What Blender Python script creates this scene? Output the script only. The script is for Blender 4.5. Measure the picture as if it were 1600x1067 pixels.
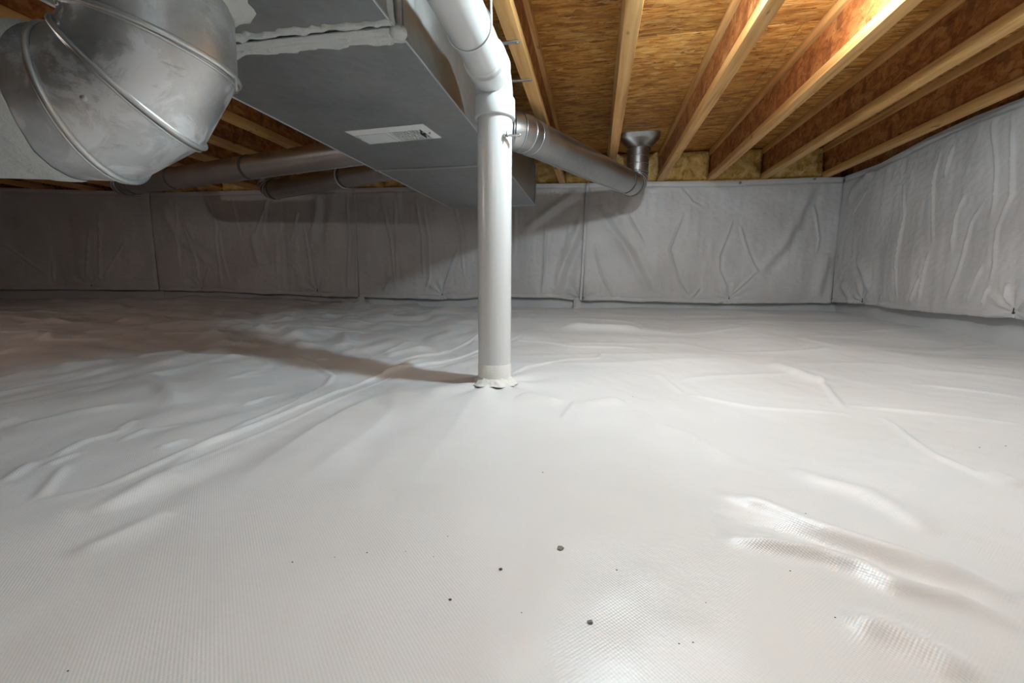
import bpy, bmesh, math
import numpy as np
from mathutils import Vector, Matrix

# ------------------------------------------------------------------ camera
# Lengths in metres. Heights below are written relative to the lens; DZ lifts them so that the floor lies near z = 0.
DZ = 0.33
sc = bpy.context.scene
for o in list(bpy.data.objects):
    bpy.data.objects.remove(o)
COL = sc.collection
cam = bpy.data.cameras.new('camera'); cam.sensor_width = 36.0; cam.lens = 682.25 / 1600 * 36.0
cam.clip_start = 0.02; cam.clip_end = 60
camo = bpy.data.objects.new('camera', cam); COL.objects.link(camo)
YAW, PIT, ROLL = 0.18607, 0.13736, 0.0062
F_ = Vector((-math.sin(YAW) * math.cos(PIT), math.cos(YAW) * math.cos(PIT), -math.sin(PIT)))
R_ = Vector((math.cos(YAW), math.sin(YAW), 0)); U_ = R_.cross(F_)
R2 = math.cos(ROLL) * R_ + math.sin(ROLL) * U_; U2 = -math.sin(ROLL) * R_ + math.cos(ROLL) * U_
camo.matrix_world = Matrix(((R2.x, U2.x, -F_.x, 0), (R2.y, U2.y, -F_.y, 0), (R2.z, U2.z, -F_.z, DZ), (0, 0, 0, 1)))
sc.camera = camo

# ------------------------------------------------------------------ world, exposure
w = bpy.data.worlds.new('world'); sc.world = w; w.use_nodes = True
w.node_tree.nodes['Background'].inputs[0].default_value = (0.02, 0.02, 0.022, 1)
w.node_tree.nodes['Background'].inputs[1].default_value = 1.0
vs = sc.view_settings
vs.view_transform = 'Standard'; vs.look = 'None'; vs.gamma = 1.0; vs.use_curve_mapping = False
vs.exposure = 0.10
sc.cycles.max_bounces = 5; sc.cycles.diffuse_bounces = 3; sc.cycles.glossy_bounces = 3; sc.cycles.transmission_bounces = 0
# crawl space bulbs and two added fill bulbs: position, colour, strength of the glowing glass
LAMPS = [
    dict(pos=(0.20, 1.10, 0.74), col=(0.71, 0.905, 1.0), e=980.0, label='hanging bulb between the joists in front of the white pipe'),
    dict(pos=(0.63, 1.50, 0.845), col=(0.82, 0.94, 1.0), e=280.0, label='bulb in a porcelain holder high between two joists'),
    dict(pos=(-0.10, -0.75, 0.78), col=(1.0, 0.80, 0.62), e=190.0, label='warm bulb hanging behind the camera'),
    dict(pos=(0.95, -0.90, 0.70), col=(0.71, 0.905, 1.0), e=240.0, label='added white fill bulb hanging behind the camera near right wall'),  # unseen bulb added as front fill
    dict(pos=(-3.10, 0.10, 0.76), col=(1.0, 0.95, 0.92), e=420.0, label='added fill bulb hanging far left beyond the round duct'),  # unseen bulb added to brighten the dim back left
]

# ------------------------------------------------------------------ helpers
RNG = np.random.default_rng(7)
def empty(name, loc, label=None, cat=None, group=None):
    o = bpy.data.objects.new(name, None); COL.objects.link(o)
    o.location = (loc[0], loc[1], loc[2] + DZ); o.empty_display_size = 0.05
    tag(o, label, cat, group); return o
def tag(o, label=None, cat=None, group=None, kind=None):
    if label: o['label'] = label
    if cat: o['category'] = cat
    if group: o['group'] = group
    if kind: o['kind'] = kind
    return o
def base_of(o):
    v = Vector((0, 0, 0))
    while o is not None:
        v += o.location; o = o.parent
    return v
def mk(name, V, F, mat, parent=None, smooth=True, angle=35, local=False):
    """one mesh object; V in lens-relative world coordinates unless local"""
    V = np.asarray(V, dtype=np.float64).reshape(-1, 3)
    if not local:
        b = base_of(parent) if parent else Vector((0, 0, 0))
        V = V + np.array([-b.x, -b.y, DZ - b.z])
    me = bpy.data.meshes.new(name)
    me.from_pydata(V.tolist(), [], [list(map(int, f)) for f in F] if not isinstance(F, np.ndarray) else F.tolist())
    me.materials.append(MAT[mat])
    if smooth:
        me.shade_smooth()
        if angle: me.set_sharp_from_angle(angle=math.radians(angle))
    o = bpy.data.objects.new(name, me); COL.objects.link(o)
    if parent: o.parent = parent
    return o
def inst(name, me, parent, loc=(0, 0, 0), rz=0):
    o = bpy.data.objects.new(name, me); COL.objects.link(o); o.parent = parent; o.location = loc; o.rotation_euler = (0, 0, rz); return o
class MB:
    def __init__(s): s.V = []; s.F = []
    def add(s, V, F):
        n = len(s.V); s.V += [tuple(map(float, v)) for v in V]; s.F += [[int(i) + n for i in f] for f in F]; return s
    def box(s, x0, x1, y0, y1, z0, z1):
        return s.add([(x, y, z) for z in (z0, z1) for y in (y0, y1) for x in (x0, x1)],
                     [(0, 2, 3, 1), (4, 5, 7, 6), (0, 1, 5, 4), (2, 6, 7, 3), (0, 4, 6, 2), (1, 3, 7, 5)])
    def bbox(s, x0, x1, y0, y1, z0, z1, b=0.004):
        """box with chamfered edges"""
        bm = bmesh.new()
        for z in (z0, z1):
            for y in (y0, y1):
                for x in (x0, x1): bm.verts.new((x, y, z))
        bm.verts.ensure_lookup_table()
        for f in [(0, 2, 3, 1), (4, 5, 7, 6), (0, 1, 5, 4), (2, 6, 7, 3), (0, 4, 6, 2), (1, 3, 7, 5)]:
            bm.faces.new([bm.verts[i] for i in f])
        bmesh.ops.bevel(bm, geom=bm.edges[:], offset=b, segments=2, affect='EDGES', profile=0.6)
        bm.verts.index_update()
        s.add([v.co[:] for v in bm.verts], [[v.index for v in f.verts] for f in bm.faces]); bm.free(); return s
    def sweep(s, P, R, n=24, cap=True, flat=None, up=None):
        """tube along points P with radii R (parallel transport)"""
        P = np.asarray(P, float); m = len(P)
        R = np.full(m, R) if np.isscalar(R) else np.asarray(R, float)
        T = np.gradient(P, axis=0) if m > 2 else np.tile(P[1] - P[0], (m, 1))
        for i in range(m):
            L = np.linalg.norm(T[i])
            if L < 1e-9: T[i] = T[i - 1] if i else P[-1] - P[0]
            T[i] /= np.linalg.norm(T[i])
        a = np.array(up if up is not None else ((0, 0, 1) if abs(T[0][2]) < .9 else (1, 0, 0)), float)
        N = a - T[0] * (a @ T[0]); N /= np.linalg.norm(N)
        V = []
        for i in range(m):
            N = N - T[i] * (N @ T[i]); N /= np.linalg.norm(N); B = np.cross(T[i], N)
            for k in range(n):
                t = 2 * math.pi * k / n
                c, d = math.cos(t), math.sin(t)
                if flat: c *= flat
                V.append(P[i] + R[i] * (c * N + d * B))
        F = [(i * n + k, i * n + (k + 1) % n, (i + 1) * n + (k + 1) % n, (i + 1) * n + k) for i in range(m - 1) for k in range(n)]
        if cap: F += [list(range(n))[::-1], [(m - 1) * n + k for k in range(n)]]
        return s.add(V, F)
    def torus(s, c, axis, R, r, n=40, m=8, arc=None):
        c = np.array(c, float); ax = np.array(axis, float); ax /= np.linalg.norm(ax)
        a = np.array((0, 0, 1.)) if abs(ax[2]) < .9 else np.array((1., 0, 0))
        N = a - ax * (a @ ax); N /= np.linalg.norm(N); B = np.cross(ax, N); V = []
        for i in range(n):
            t = 2 * math.pi * i / n; d = math.cos(t) * N + math.sin(t) * B
            for k in range(m):
                q = 2 * math.pi * k / m; V.append(c + d * (R + r * math.cos(q)) + ax * r * math.sin(q))
        F = [(i * m + k, i * m + (k + 1) % m, ((i + 1) % n) * m + (k + 1) % m, ((i + 1) % n) * m + k) for i in range(n) for k in range(m)]
        return s.add(V, F)
    def ball(s, c, r, sx=1, sy=1, sz=1, n=12, m=8):
        V = [(c[0], c[1], c[2] + r * sz)]
        for i in range(1, m):
            a = math.pi * i / m
            for k in range(n):
                t = 2 * math.pi * k / n; V.append((c[0] + r * sx * math.sin(a) * math.cos(t), c[1] + r * sy * math.sin(a) * math.sin(t), c[2] + r * sz * math.cos(a)))
        V.append((c[0], c[1], c[2] - r * sz)); F = []
        for k in range(n): F.append((0, 1 + k, 1 + (k + 1) % n))
        for i in range(m - 2):
            for k in range(n):
                a = 1 + i * n + k; b = 1 + i * n + (k + 1) % n; F.append((a, a + n, b + n, b))
        e = len(V) - 1
        for k in range(n): F.append((e, 1 + (m - 2) * n + (k + 1) % n, 1 + (m - 2) * n + k))
        return s.add(V, F)
    def build(s, name, mat, parent=None, smooth=True, angle=35, local=False): return mk(name, s.V, s.F, mat, parent, smooth, angle, local)

_tab = np.random.default_rng(3).random((256, 256))
def noise(x, y, seed=0):
    """smooth value noise, -1..1"""
    x = np.asarray(x, float) + seed * 17.31; y = np.asarray(y, float) + seed * 9.77
    xi = np.floor(x).astype(int); yi = np.floor(y).astype(int); fx = x - xi; fy = y - yi
    fx = fx * fx * fx * (fx * (fx * 6 - 15) + 10); fy = fy * fy * fy * (fy * (fy * 6 - 15) + 10)
    t = lambda a, b: _tab[a % 256, b % 256]
    return 2 * ((t(xi, yi) * (1 - fx) + t(xi + 1, yi) * fx) * (1 - fy) + (t(xi, yi + 1) * (1 - fx) + t(xi + 1, yi + 1) * fx) * fy) - 1
def sstep(a, b, x):
    t = np.clip((x - a) / (b - a), 0, 1); return t * t * (3 - 2 * t)
def crease(X, Y, line, width, amp, H, side=0.0):
    """add a ridge of given width along a polyline to height field H, fading at its two ends; side tilts it to a step"""
    L = np.array(line, float); seg = np.hypot(*(L[1:] - L[:-1]).T); tot = seg.sum(); s0 = 0.0
    pad = width * 3.2
    bx = (X > L[:, 0].min() - pad) & (X < L[:, 0].max() + pad) & (Y > L[:, 1].min() - pad) & (Y < L[:, 1].max() + pad)
    if not bx.any(): return
    x = X[bx]; y = Y[bx]; best = np.full(x.shape, 1e9); ss = np.zeros(x.shape); sg = np.zeros(x.shape)
    for a, b, l in zip(L[:-1], L[1:], seg):
        d = (b - a) / l; t = np.clip((x - a[0]) * d[0] + (y - a[1]) * d[1], 0, l)
        dx = x - a[0] - t * d[0]; dy = y - a[1] - t * d[1]; D = np.hypot(dx, dy); m = D < best
        best[m] = D[m]; ss[m] = (s0 + t)[m]; sg[m] = (dx * -d[1] + dy * d[0])[m]; s0 += l
    e = np.clip(np.minimum(ss, tot - ss) / (0.18 * tot + 1e-6), 0, 1) ** 0.7
    q = best / width
    h = amp * e * np.exp(-q * q)
    if side: h = h + side * e * np.exp(-(best / (width * 1.6)) ** 2) * np.tanh(sg / width)
    H[bx] += h
def grid_faces(ny, nx):
    i = np.arange(ny - 1)[:, None] * nx + np.arange(nx - 1)[None, :]
    return np.stack([i, i + 1, i + nx + 1, i + nx], -1).reshape(-1, 4)

# ------------------------------------------------------------------ materials
MAT = {}
class NT:
    def __init__(s, name):
        m = bpy.data.materials.new(name); m.use_nodes = True; MAT[name] = m
        s.t = m.node_tree; s.b = s.t.nodes['Principled BSDF']; s.g = s.n('ShaderNodeNewGeometry')
    def n(s, ty, **k):
        o = s.t.nodes.new(ty)
        for a, b in k.items(): setattr(o, a, b)
        return o
    def l(s, a, b): s.t.links.new(a, b)
    def pos(s, scale=(1, 1, 1), rot=(0, 0, 0)):
        m = s.n('ShaderNodeMapping'); m.inputs['Scale'].default_value = scale; m.inputs['Rotation'].default_value = rot
        s.l(s.g.outputs['Position'], m.inputs['Vector']); return m.outputs[0]
    def noise(s, vec, scale, detail=4, rough=.55, dist=0.0):
        o = s.n('ShaderNodeTexNoise'); o.inputs['Scale'].default_value = scale; o.inputs['Detail'].default_value = detail
        o.inputs['Roughness'].default_value = rough; o.inputs['Distortion'].default_value = dist; s.l(vec, o.inputs['Vector']); return o.outputs['Fac']
    def vor(s, vec, scale, rnd=1.0, out='Color'):
        o = s.n('ShaderNodeTexVoronoi'); o.inputs['Scale'].default_value = scale; o.inputs['Randomness'].default_value = rnd; s.l(vec, o.inputs['Vector']); return o.outputs[out]
    def ramp(s, fac, stops):
        o = s.n('ShaderNodeValToRGB'); e = o.color_ramp.elements
        while len(e) < len(stops): e.new(0.5)
        for q, (p, c) in zip(e, stops): q.position = p; q.color = (*c, 1)
        s.l(fac, o.inputs['Fac']); return o.outputs['Color']
    def mix(s, a, b, fac, mode='MIX'):
        o = s.n('ShaderNodeMix', data_type='RGBA', blend_type=mode)
        for v, i in ((a, 6), (b, 7)):
            if isinstance(v, tuple): o.inputs[i].default_value = (*v, 1)
            else: s.l(v, o.inputs[i])
        if isinstance(fac, float): o.inputs[0].default_value = fac
        else: s.l(fac, o.inputs[0])
        return o.outputs[2]
    def math(s, op, a, b=None):
        o = s.n('ShaderNodeMath', operation=op)
        for v, i in ((a, 0), (b, 1)):
            if v is None: continue
            if isinstance(v, (int, float)): o.inputs[i].default_value = v
            else: s.l(v, o.inputs[i])
        return o.outputs[0]
    def rng(s, v, a, b, c, d):
        o = s.n('ShaderNodeMapRange'); s.l(v, o.inputs[0])
        for i, q in enumerate((a, b, c, d)): o.inputs[i + 1].default_value = q
        return o.outputs[0]
    def bump(s, h, strength=.5, dist=.002):
        o = s.n('ShaderNodeBump'); o.inputs['Strength'].default_value = strength; o.inputs['Distance'].default_value = dist
        s.l(h, o.inputs['Height']); s.l(o.outputs[0], s.b.inputs['Normal'])
    def set(s, col=None, rough=None, metal=None, spec=None):
        for v, k in ((col, 'Base Color'), (rough, 'Roughness'), (metal, 'Metallic'), (spec, 'Specular IOR Level')):
            if v is None: continue
            if isinstance(v, tuple): s.b.inputs[k].default_value = (*v, 1)
            elif isinstance(v, (int, float)): s.b.inputs[k].default_value = v
            else: s.l(v, s.b.inputs[k])
        return s
def weave(m, period):
    k = 2 * math.pi / period; sp = m.n('ShaderNodeSeparateXYZ'); m.l(m.g.outputs['Position'], sp.inputs[0])
    return [m.math('SINE', m.math('MULTIPLY', sp.outputs[i], k)) for i in range(3)]

m = NT('floor_sheet')                         # white woven poly sheet
wx, wy, wz = weave(m, .0042)
hgt = m.math('ADD', m.math('MULTIPLY', m.math('MULTIPLY', wx, wy), m.rng(m.noise(m.pos(), 7, 1), .35, .65, .12, .5)), m.math('MULTIPLY', m.noise(m.pos(), 140, 1), .9))
m.set(m.mix((.82, .82, .83), (.75, .74, .735), m.rng(m.noise(m.pos(), 2.2, 2), .36, .72, 0, 1)),
      0.36, 0, .5); m.bump(hgt, .33, .0007)
m = NT('wall_sheet')                          # grey-white blanket facing
wx, wy, wz = weave(m, .006)
m.set(m.mix((.615, .585, .575), (.545, .515, .505), m.rng(m.noise(m.pos(), 3, 4), .4, .65, 0, 1)), .42, 0, .45)
m.bump(m.math('ADD', m.math('MULTIPLY', wz, .12), m.noise(m.pos((1, 1, 1)), 45, 2, .6)), .5, .003)
m = NT('lower_wall_sheet'); m.set(m.mix((.62, .61, .61), (.52, .505, .50), m.noise(m.pos(), 4, 4)), .5); m.bump(m.noise(m.pos(), 30, 4), .4, .003)
m = NT('pvc'); m.set(m.mix((.67, .67, .665), (.63, .62, .605), m.rng(m.noise(m.pos((1, 1, .25)), 6, 4), .45, .75, 0, 1)), .24, 0, .5)
m = NT('sealant'); m.set((.78, .77, .72), .6); m.bump(m.noise(m.pos(), 120, 3), .5, .002)
m = NT('mastic'); m.set(m.mix((.60, .60, .575), (.50, .50, .475), m.noise(m.pos(), 30, 4)), .75); m.bump(m.noise(m.pos((1, 1, 1)), 90, 4, .6), .9, .004)
def galv(name, c0, c1, r0, r1, sp=70, bloom=False):
    m = NT(name)
    f = m.noise(m.pos(), sp, 5, .7); g = m.noise(m.pos(), 7, 5, .65)
    col = m.mix(m.mix(c0, c1, m.rng(g, .38, .66, 0, 1)), (.80, .82, .83), m.rng(m.vor(m.pos(), sp * 1.3), .1, .9, 0, .12))
    ro = m.math('ADD', m.rng(g, .35, .65, r0, r1), m.rng(f, .3, .7, -.02, .02))
    if bloom:                                   # dull pale oxide blotches and dark handling smears
        pb = m.rng(m.noise(m.pos(), 11, 8, .72, .6), .50, .56, 0, 1); ps = m.rng(m.noise(m.pos((1, 1, 2.5)), 17, 6, .7), .60, .70, 0, 1)
        col = m.mix(col, (.86, .88, .90), m.math('MULTIPLY', pb, .60)); col = m.mix(col, (.30, .30, .295), m.math('MULTIPLY', ps, .65)); ro = m.math('ADD', ro, m.math('MULTIPLY', pb, .16))
    m.set(col, ro, 1.0); m.bump(m.noise(m.pos(), 14, 2), .25, .004)
galv('galvanized', (.48, .50, .505), (.70, .715, .72), .36, .46, bloom=True)
galv('galvanized_bead', (.62, .63, .63), (.72, .72, .71), .36, .40)
galv('sheet_metal', (.38, .405, .41), (.45, .47, .47), .36, .42, 40)
galv('pipe_metal', (.50, .51, .51), (.58, .59, .59), .35, .40)
galv('boot_metal', (.36, .345, .335), (.46, .445, .43), .36, .42)
m = NT('dark_tape'); m.set((.10, .095, .09), .45)
m = NT('silver_tape'); m.set((.55, .56, .56), .32, .9)
m = NT('zinc'); m.set((.62, .63, .64), .3, 1.0)
m = NT('bolt_metal'); m.set((.42, .43, .44), .35, 1.0)
m = NT('vent_white'); m.set((.80, .80, .79), .35)
m = NT('vent_dark'); m.set((.045, .045, .045), .7)
m = NT('black_plastic'); m.set((.03, .028, .026), .5)
m = NT('cord_white'); m.set((.78, .78, .76), .4)
m = NT('porcelain'); m.set((.82, .81, .78), .2)
m = NT('concrete'); m.set(m.mix((.42, .41, .40), (.32, .31, .30), m.noise(m.pos(), 8, 5)), .85); m.bump(m.noise(m.pos(), 60, 4), .5, .003)
m = NT('crumb_brown'); m.set(m.mix((.10, .06, .04), (.17, .11, .07), m.noise(m.pos(), 300, 2)), .9)
m = NT('crumb_grey'); m.set(m.mix((.22, .22, .20), (.38, .38, .35), m.noise(m.pos(), 250, 2)), .9)
# oriented strand board of the subfloor: long thin strands across the joists
m = NT('osb_floor')
a = m.noise(m.pos((9, 46, 20)), 1, 3, .64, 1.1); b = m.vor(m.pos((15, 48, 20), (0, 0, .12)), 1.0); c = m.noise(m.pos((24, 95, 30)), 1, 2, .6, .9); e = m.vor(m.pos((22, 60, 20), (0, 0, -.22)), 1.0)
col = m.ramp(a, [(.30, (.24, .082, .016)), (.43, (.48, .195, .040)), (.56, (.65, .305, .070)), (.72, (.79, .44, .13))])
sepb = m.n('ShaderNodeSeparateColor'); m.l(b, sepb.inputs[0]); sepe = m.n('ShaderNodeSeparateColor'); m.l(e, sepe.inputs[0])
col = m.mix(col, (.76, .41, .115), m.rng(sepb.outputs[0], .55, .95, 0, .6)); col = m.mix(col, (.29, .105, .022), m.rng(sepb.outputs[1], .72, 1.0, 0, .7))
col = m.mix(col, (.82, .50, .17), m.rng(sepe.outputs[0], .80, 1.0, 0, .7)); col = m.mix(col, (.12, .040, .009), m.rng(c, .60, .70, 0, .85))
m.set(col, .62, 0, .3); m.bump(c, .6, .004)
# webs of the joists: strands lying every way, redder
m = NT('osb_web')
a = m.noise(m.pos((30, 16, 28)), 1, 3, .68, 1.3); b = m.vor(m.pos((70, 16, 34), (.5, 0, 0)), 1.0); e = m.vor(m.pos((70, 34, 17), (-.6, 0, 0)), 1.0); c = m.noise(m.pos((60, 50, 90), (.4, 0, 0)), 1, 2, .6, .8)
sepb = m.n('ShaderNodeSeparateColor'); m.l(b, sepb.inputs[0]); sepe = m.n('ShaderNodeSeparateColor'); m.l(e, sepe.inputs[0])
col = m.ramp(a, [(.28, (.20, .062, .020)), (.45, (.37, .130, .038)), (.60, (.50, .205, .060)), (.78, (.62, .29, .10))])
col = m.mix(col, (.66, .34, .12), m.rng(sepb.outputs[0], .68, 1, 0, .6)); col = m.mix(col, (.17, .052, .018), m.rng(sepe.outputs[1], .66, 1, 0, .6))
col = m.mix(col, (.09, .03, .012), m.rng(c, .60, .72, 0, .65))
m.set(col, .6, 0, .3); m.bump(c, .5, .003)
# laminated flanges
m = NT('flange_wood')
a = m.noise(m.pos((55, 2.2, 55)), 1, 3, .6, .4); b = m.noise(m.pos((8, 3, 8)), 1, 2, .6); kn = m.noise(m.pos((22, 9, 22)), 1, 2, .5)
col = m.ramp(a, [(.30, (.56, .27, .085)), (.50, (.76, .425, .155)), (.70, (.85, .53, .23))])
col = m.mix(col, (.60, .28, .08), m.rng(b, .50, .72, 0, .6)); col = m.mix(col, (.20, .09, .035), m.rng(kn, .70, .76, 0, .8))
m.set(col, .58, 0, .3); m.bump(a, .3, .002)
m = NT('fiberglass')
a = m.noise(m.pos((14, 14, 14)), 1, 7, .68, .8); b = m.noise(m.pos((60, 60, 90)), 1, 4, .7, .6)
col = m.ramp(a, [(.30, (.38, .20, .055)), (.46, (.74, .46, .14)), (.64, (.93, .68, .31))]); col = m.mix(col, (.90, .76, .45), m.rng(b, .58, .75, 0, .6))
m.set(col, .95, 0, .1); m.bump(m.math('ADD', a, m.math('MULTIPLY', b, .5)), 1.0, .012)
for i, L in enumerate(LAMPS):
    m = NT('bulb_glow_%d' % i); m.set((.9, .9, .9), .4); m.b.inputs['Emission Color'].default_value = (*L['col'], 1); m.b.inputs['Emission Strength'].default_value = L['e']

# ------------------------------------------------------------------ measured courses of creases, hems, pins (metres)
CR_BACK = [[[-3.393,0.711],[-3.213,0.454],[-3.232,0.349],[-3.212,-0.082]],[[-3.292,0.694],[-3.206,0.439]],[[-3.055,0.69],[-2.985,0.347]],[[-3.541,0.458],[-3.443,0.227],[-3.421,-0.068]],[[-3.582,0.639],[-3.597,0.103]],[[-3.189,0.439],[-3.183,0.227],[-3.137,-0.019]],[[-3.316,0.104],[-3.384,-0.052]],[[-2.694,0.691],[-2.844,0.373]],[[-2.717,0.672],[-2.753,0.49]],[[-2.451,0.552],[-2.525,0.318]],[[-2.401,0.447],[-2.373,0.198],[-2.361,-0.069]],[[-2.014,0.697],[-2.003,0.341],[-2.037,-0.079]],[[-1.726,0.704],[-1.639,0.3],[-1.617,-0.089]],[[-1.6,0.652],[-1.603,0.338],[-1.603,-0.089]],[[-1.427,0.649],[-1.381,0.362],[-1.375,0.017]],[[-1.362,0.598],[-1.322,0.298],[-1.321,0.018],[-1.364,-0.086]],[[-1.177,0.705],[-1.113,0.594],[-1.07,0.397],[-1.041,0.032]],[[-1.078,0.284],[-1.222,-0.098]],[[-1.661,0.029],[-1.721,-0.09]],[[-0.392,0.451],[-0.393,0.146],[-0.414,-0.116]],[[-0.63,0.562],[-0.633,0.196]],[[-0.022,0.28],[0.046,0.049],[0.143,-0.122]],[[0.59,0.692],[0.675,0.588],[0.757,0.541]],[[0.623,0.509],[0.535,0.242],[0.617,0.004],[0.706,-0.128]],[[0.974,0.458],[0.892,0.194],[0.899,0.088],[0.977,-0.065]],[[1.021,0.412],[1.106,0.17],[1.157,0.077]],[[1.157,0.077],[0.991,-0.101]],[[0.22,0.503],[0.346,0.29]],[[0.77,-0.043],[0.717,-0.116]],[[1.511,0.556],[1.566,0.315],[1.56,0.211]],[[1.092,0.212],[1.171,0.069]]]
SOFT_BACK = [[[-0.095,0.718],[-0.59,0.368]],[[-0.09,0.542],[-0.273,0.048],[-0.295,-0.114]],[[-0.019,0.565],[0.23,0.243],[0.423,-0.094]],[[1.505,0.707],[1.324,0.264],[1.156,0.051]],[[1.625,0.211],[1.589,-0.107]],[[-2.257,0.702],[-2.283,0.498],[-2.338,0.303]],[[-2.872,0.386],[-2.805,0.118]],[[-3.715,0.627],[-3.57,0.351],[-3.246,0.104]]]
CR_LEFT = [[[0.406,0.572],[0.465,-0.026]],[[0.812,0.156],[0.83,-0.044]],[[0.23,0.318],[0.433,0.005]],[[1.166,0.286],[0.875,0.033]],[[0.499,0.419],[0.577,-0.027]]]
CR_RIGHT = [[[2.921,0.552],[2.87,0.383],[2.901,0.115],[2.857,-0.094]],[[2.658,0.669],[2.678,0.513],[2.621,0.202]],[[2.58,0.664],[2.599,0.52]],[[2.457,0.411],[2.491,0.328],[2.501,0.145]],[[2.344,0.359],[2.4,0.282],[2.455,0.051],[2.504,-0.091]],[[2.368,0.704],[2.306,0.485],[2.29,0.36],[2.299,0.279]],[[2.279,0.712],[2.215,0.366],[2.256,0.233],[2.25,0.068],[2.263,0.005]],[[2.261,-0.006],[2.295,-0.093]],[[2.313,0.08],[2.388,-0.086]],[[2.685,0.042],[2.741,-0.102]],[[2.645,0.154],[2.679,-0.087]],[[2.171,0.005],[2.166,-0.086]],[[3.245,0.589],[3.41,0.462]]]
SOFT_RIGHT = [[[3.208,0.722],[3.442,0.628],[3.487,0.555]],[[3.469,0.001],[3.322,-0.13]],[[3.297,0.178],[3.12,-0.059]]]
HEM_BACK = [[-3.851,-0.098],[-3.438,-0.105],[-2.883,-0.117],[-2.321,-0.138],[-1.948,-0.14],[-1.23,-0.153],[-0.937,-0.134],[-0.65,-0.126],[-0.295,-0.127],[-0.12,-0.15],[0.15,-0.147],[0.995,-0.156],[1.44,-0.145],[1.712,-0.142]]
TOP_BACK = [[-3.751,0.744],[-3.229,0.75],[-2.638,0.758],[-1.478,0.738],[-0.656,0.745],[-0.096,0.737],[0.233,0.738],[0.977,0.726],[1.488,0.74],[1.671,0.736]]
HEM_RIGHT = [[3.531,-0.14],[3.206,-0.129],[2.864,-0.142],[2.49,-0.144],[2.125,-0.142]]
TOP_RIGHT = [[3.598,0.742],[3.174,0.727],[2.783,0.76],[2.504,0.765],[2.254,0.755]]
HEM_LEFT = [[1.245,-0.102],[0.56,-0.094],[0.025,-0.098]]
PIN_BACK = [[-3.423,-0.083],[-2.318,-0.095],[-1.224,-0.111],[-0.12,-0.135],[0.988,-0.122]]
PINTOP_BACK = [[-0.077,0.732],[1.004,0.712],[1.498,0.727],[-3.369,0.742]]
PIN_RIGHT = [[3.229,-0.122],[2.144,-0.114]]
PIN_LEFT = [[0.551,-0.06]]
SEAMS = [[-1.945,0.301],[-0.083,0.292],[-0.105,-0.14],[-0.081,0.718],[-1.965,-0.14]]
CR_FLOOR = [[[-0.793,0.462],[-0.888,0.562]],[[-0.9,0.484],[-0.953,0.559]],[[-0.95,0.582],[-0.988,0.661],[-0.974,0.708],[-0.976,0.739]],[[-0.924,0.675],[-0.938,0.739],[-0.886,0.774]],[[-1.178,1.499],[-0.974,1.385],[-0.832,1.261],[-0.798,1.165]],[[-3.994,2.551],[-3.969,2.625]],[[-3.609,2.248],[-3.657,2.628]],[[-2.315,1.992],[-2.17,2.093],[-1.958,2.208]],[[-2.141,1.413],[-2.13,1.309]],[[-1.494,1.462],[-1.545,1.748],[-1.322,1.569]],[[-0.982,0.714],[-1.008,0.775]],[[-0.912,0.547],[-0.926,0.61]],[[-0.813,0.658],[-0.803,0.714]],[[-0.897,0.952],[-0.89,1.056]],[[-0.578,2.143],[-0.641,1.749],[-0.753,1.541]],[[-0.385,2.046],[-0.229,2.032],[-0.076,1.946],[0.201,1.957]],[[-0.259,1.378],[-0.225,1.504],[-0.088,1.676],[0.021,1.724],[0.048,1.866]],[[-0.063,0.975],[-0.04,1.117]],[[-1.409,2.761],[-1.1,2.853],[-0.941,3.087]],[[-1.081,2.11],[-0.829,1.996]],[[-0.157,3.248],[-0.067,2.935]],[[0.254,1.282],[0.418,1.177],[0.619,1.166]],[[0.217,1.504],[0.254,1.282]],[[0.684,1.154],[0.628,0.905],[0.638,0.771]],[[0.728,1.559],[0.626,1.207]],[[0.968,1.527],[1.161,1.401]],[[0.657,1.241],[0.965,1.155]]]
SOFT_FLOOR = [[[-1.358,1.077],[-1.209,1.016],[-1.032,0.9]],[[-1.677,2.091],[-1.458,1.916],[-1.279,1.708]],[[-1.336,2.143],[-1.098,1.795]],[[-1.804,1.733],[-1.868,1.988],[-1.895,2.135]],[[-2.763,1.563],[-2.617,1.656]],[[-2.241,1.26],[-2.173,1.434]],[[-1.762,1.135],[-1.718,1.275]],[[-1.204,0.66],[-1.173,0.767],[-1.115,0.86]],[[-2.655,2.019],[-2.632,2.195]],[[-0.683,0.446],[-0.676,0.475],[-0.692,0.572]],[[-0.585,0.365],[-0.573,0.468]],[[-1.743,1.364],[-1.61,1.465]],[[-0.169,2.448],[-0.01,2.42],[0.247,2.459]],[[-0.66,1.618],[-0.679,1.316]],[[-0.832,1.618],[-0.741,1.836]],[[-0.191,1.134],[-0.079,1.094]],[[0.095,1.068],[0.138,0.962],[0.194,0.924],[0.218,0.852],[0.265,0.776]],[[0.639,1.717],[0.709,1.478]],[[0.654,0.83],[0.663,0.776]],[[-0.038,1.067],[0.078,1.148]]]
FOLD_FLOOR = [[[0.18,0.669],[0.251,0.632],[0.298,0.584],[0.352,0.549],[0.396,0.519],[0.431,0.486]],[[0.159,0.536],[0.216,0.534],[0.265,0.526],[0.297,0.51],[0.316,0.481],[0.362,0.47],[0.396,0.442]],[[0.237,0.418],[0.264,0.414],[0.281,0.402],[0.298,0.383],[0.29,0.363]],[[0.337,0.791],[0.365,0.748],[0.413,0.716],[0.438,0.605]]]
SEAM_FLOOR = [[-0.803,0.428],[-0.745,0.516],[-0.75,0.601],[-0.755,0.696],[-0.743,0.877],[-0.729,1.119],[-0.685,1.327],[-0.505,1.74],[-0.335,2.225]]
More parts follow.
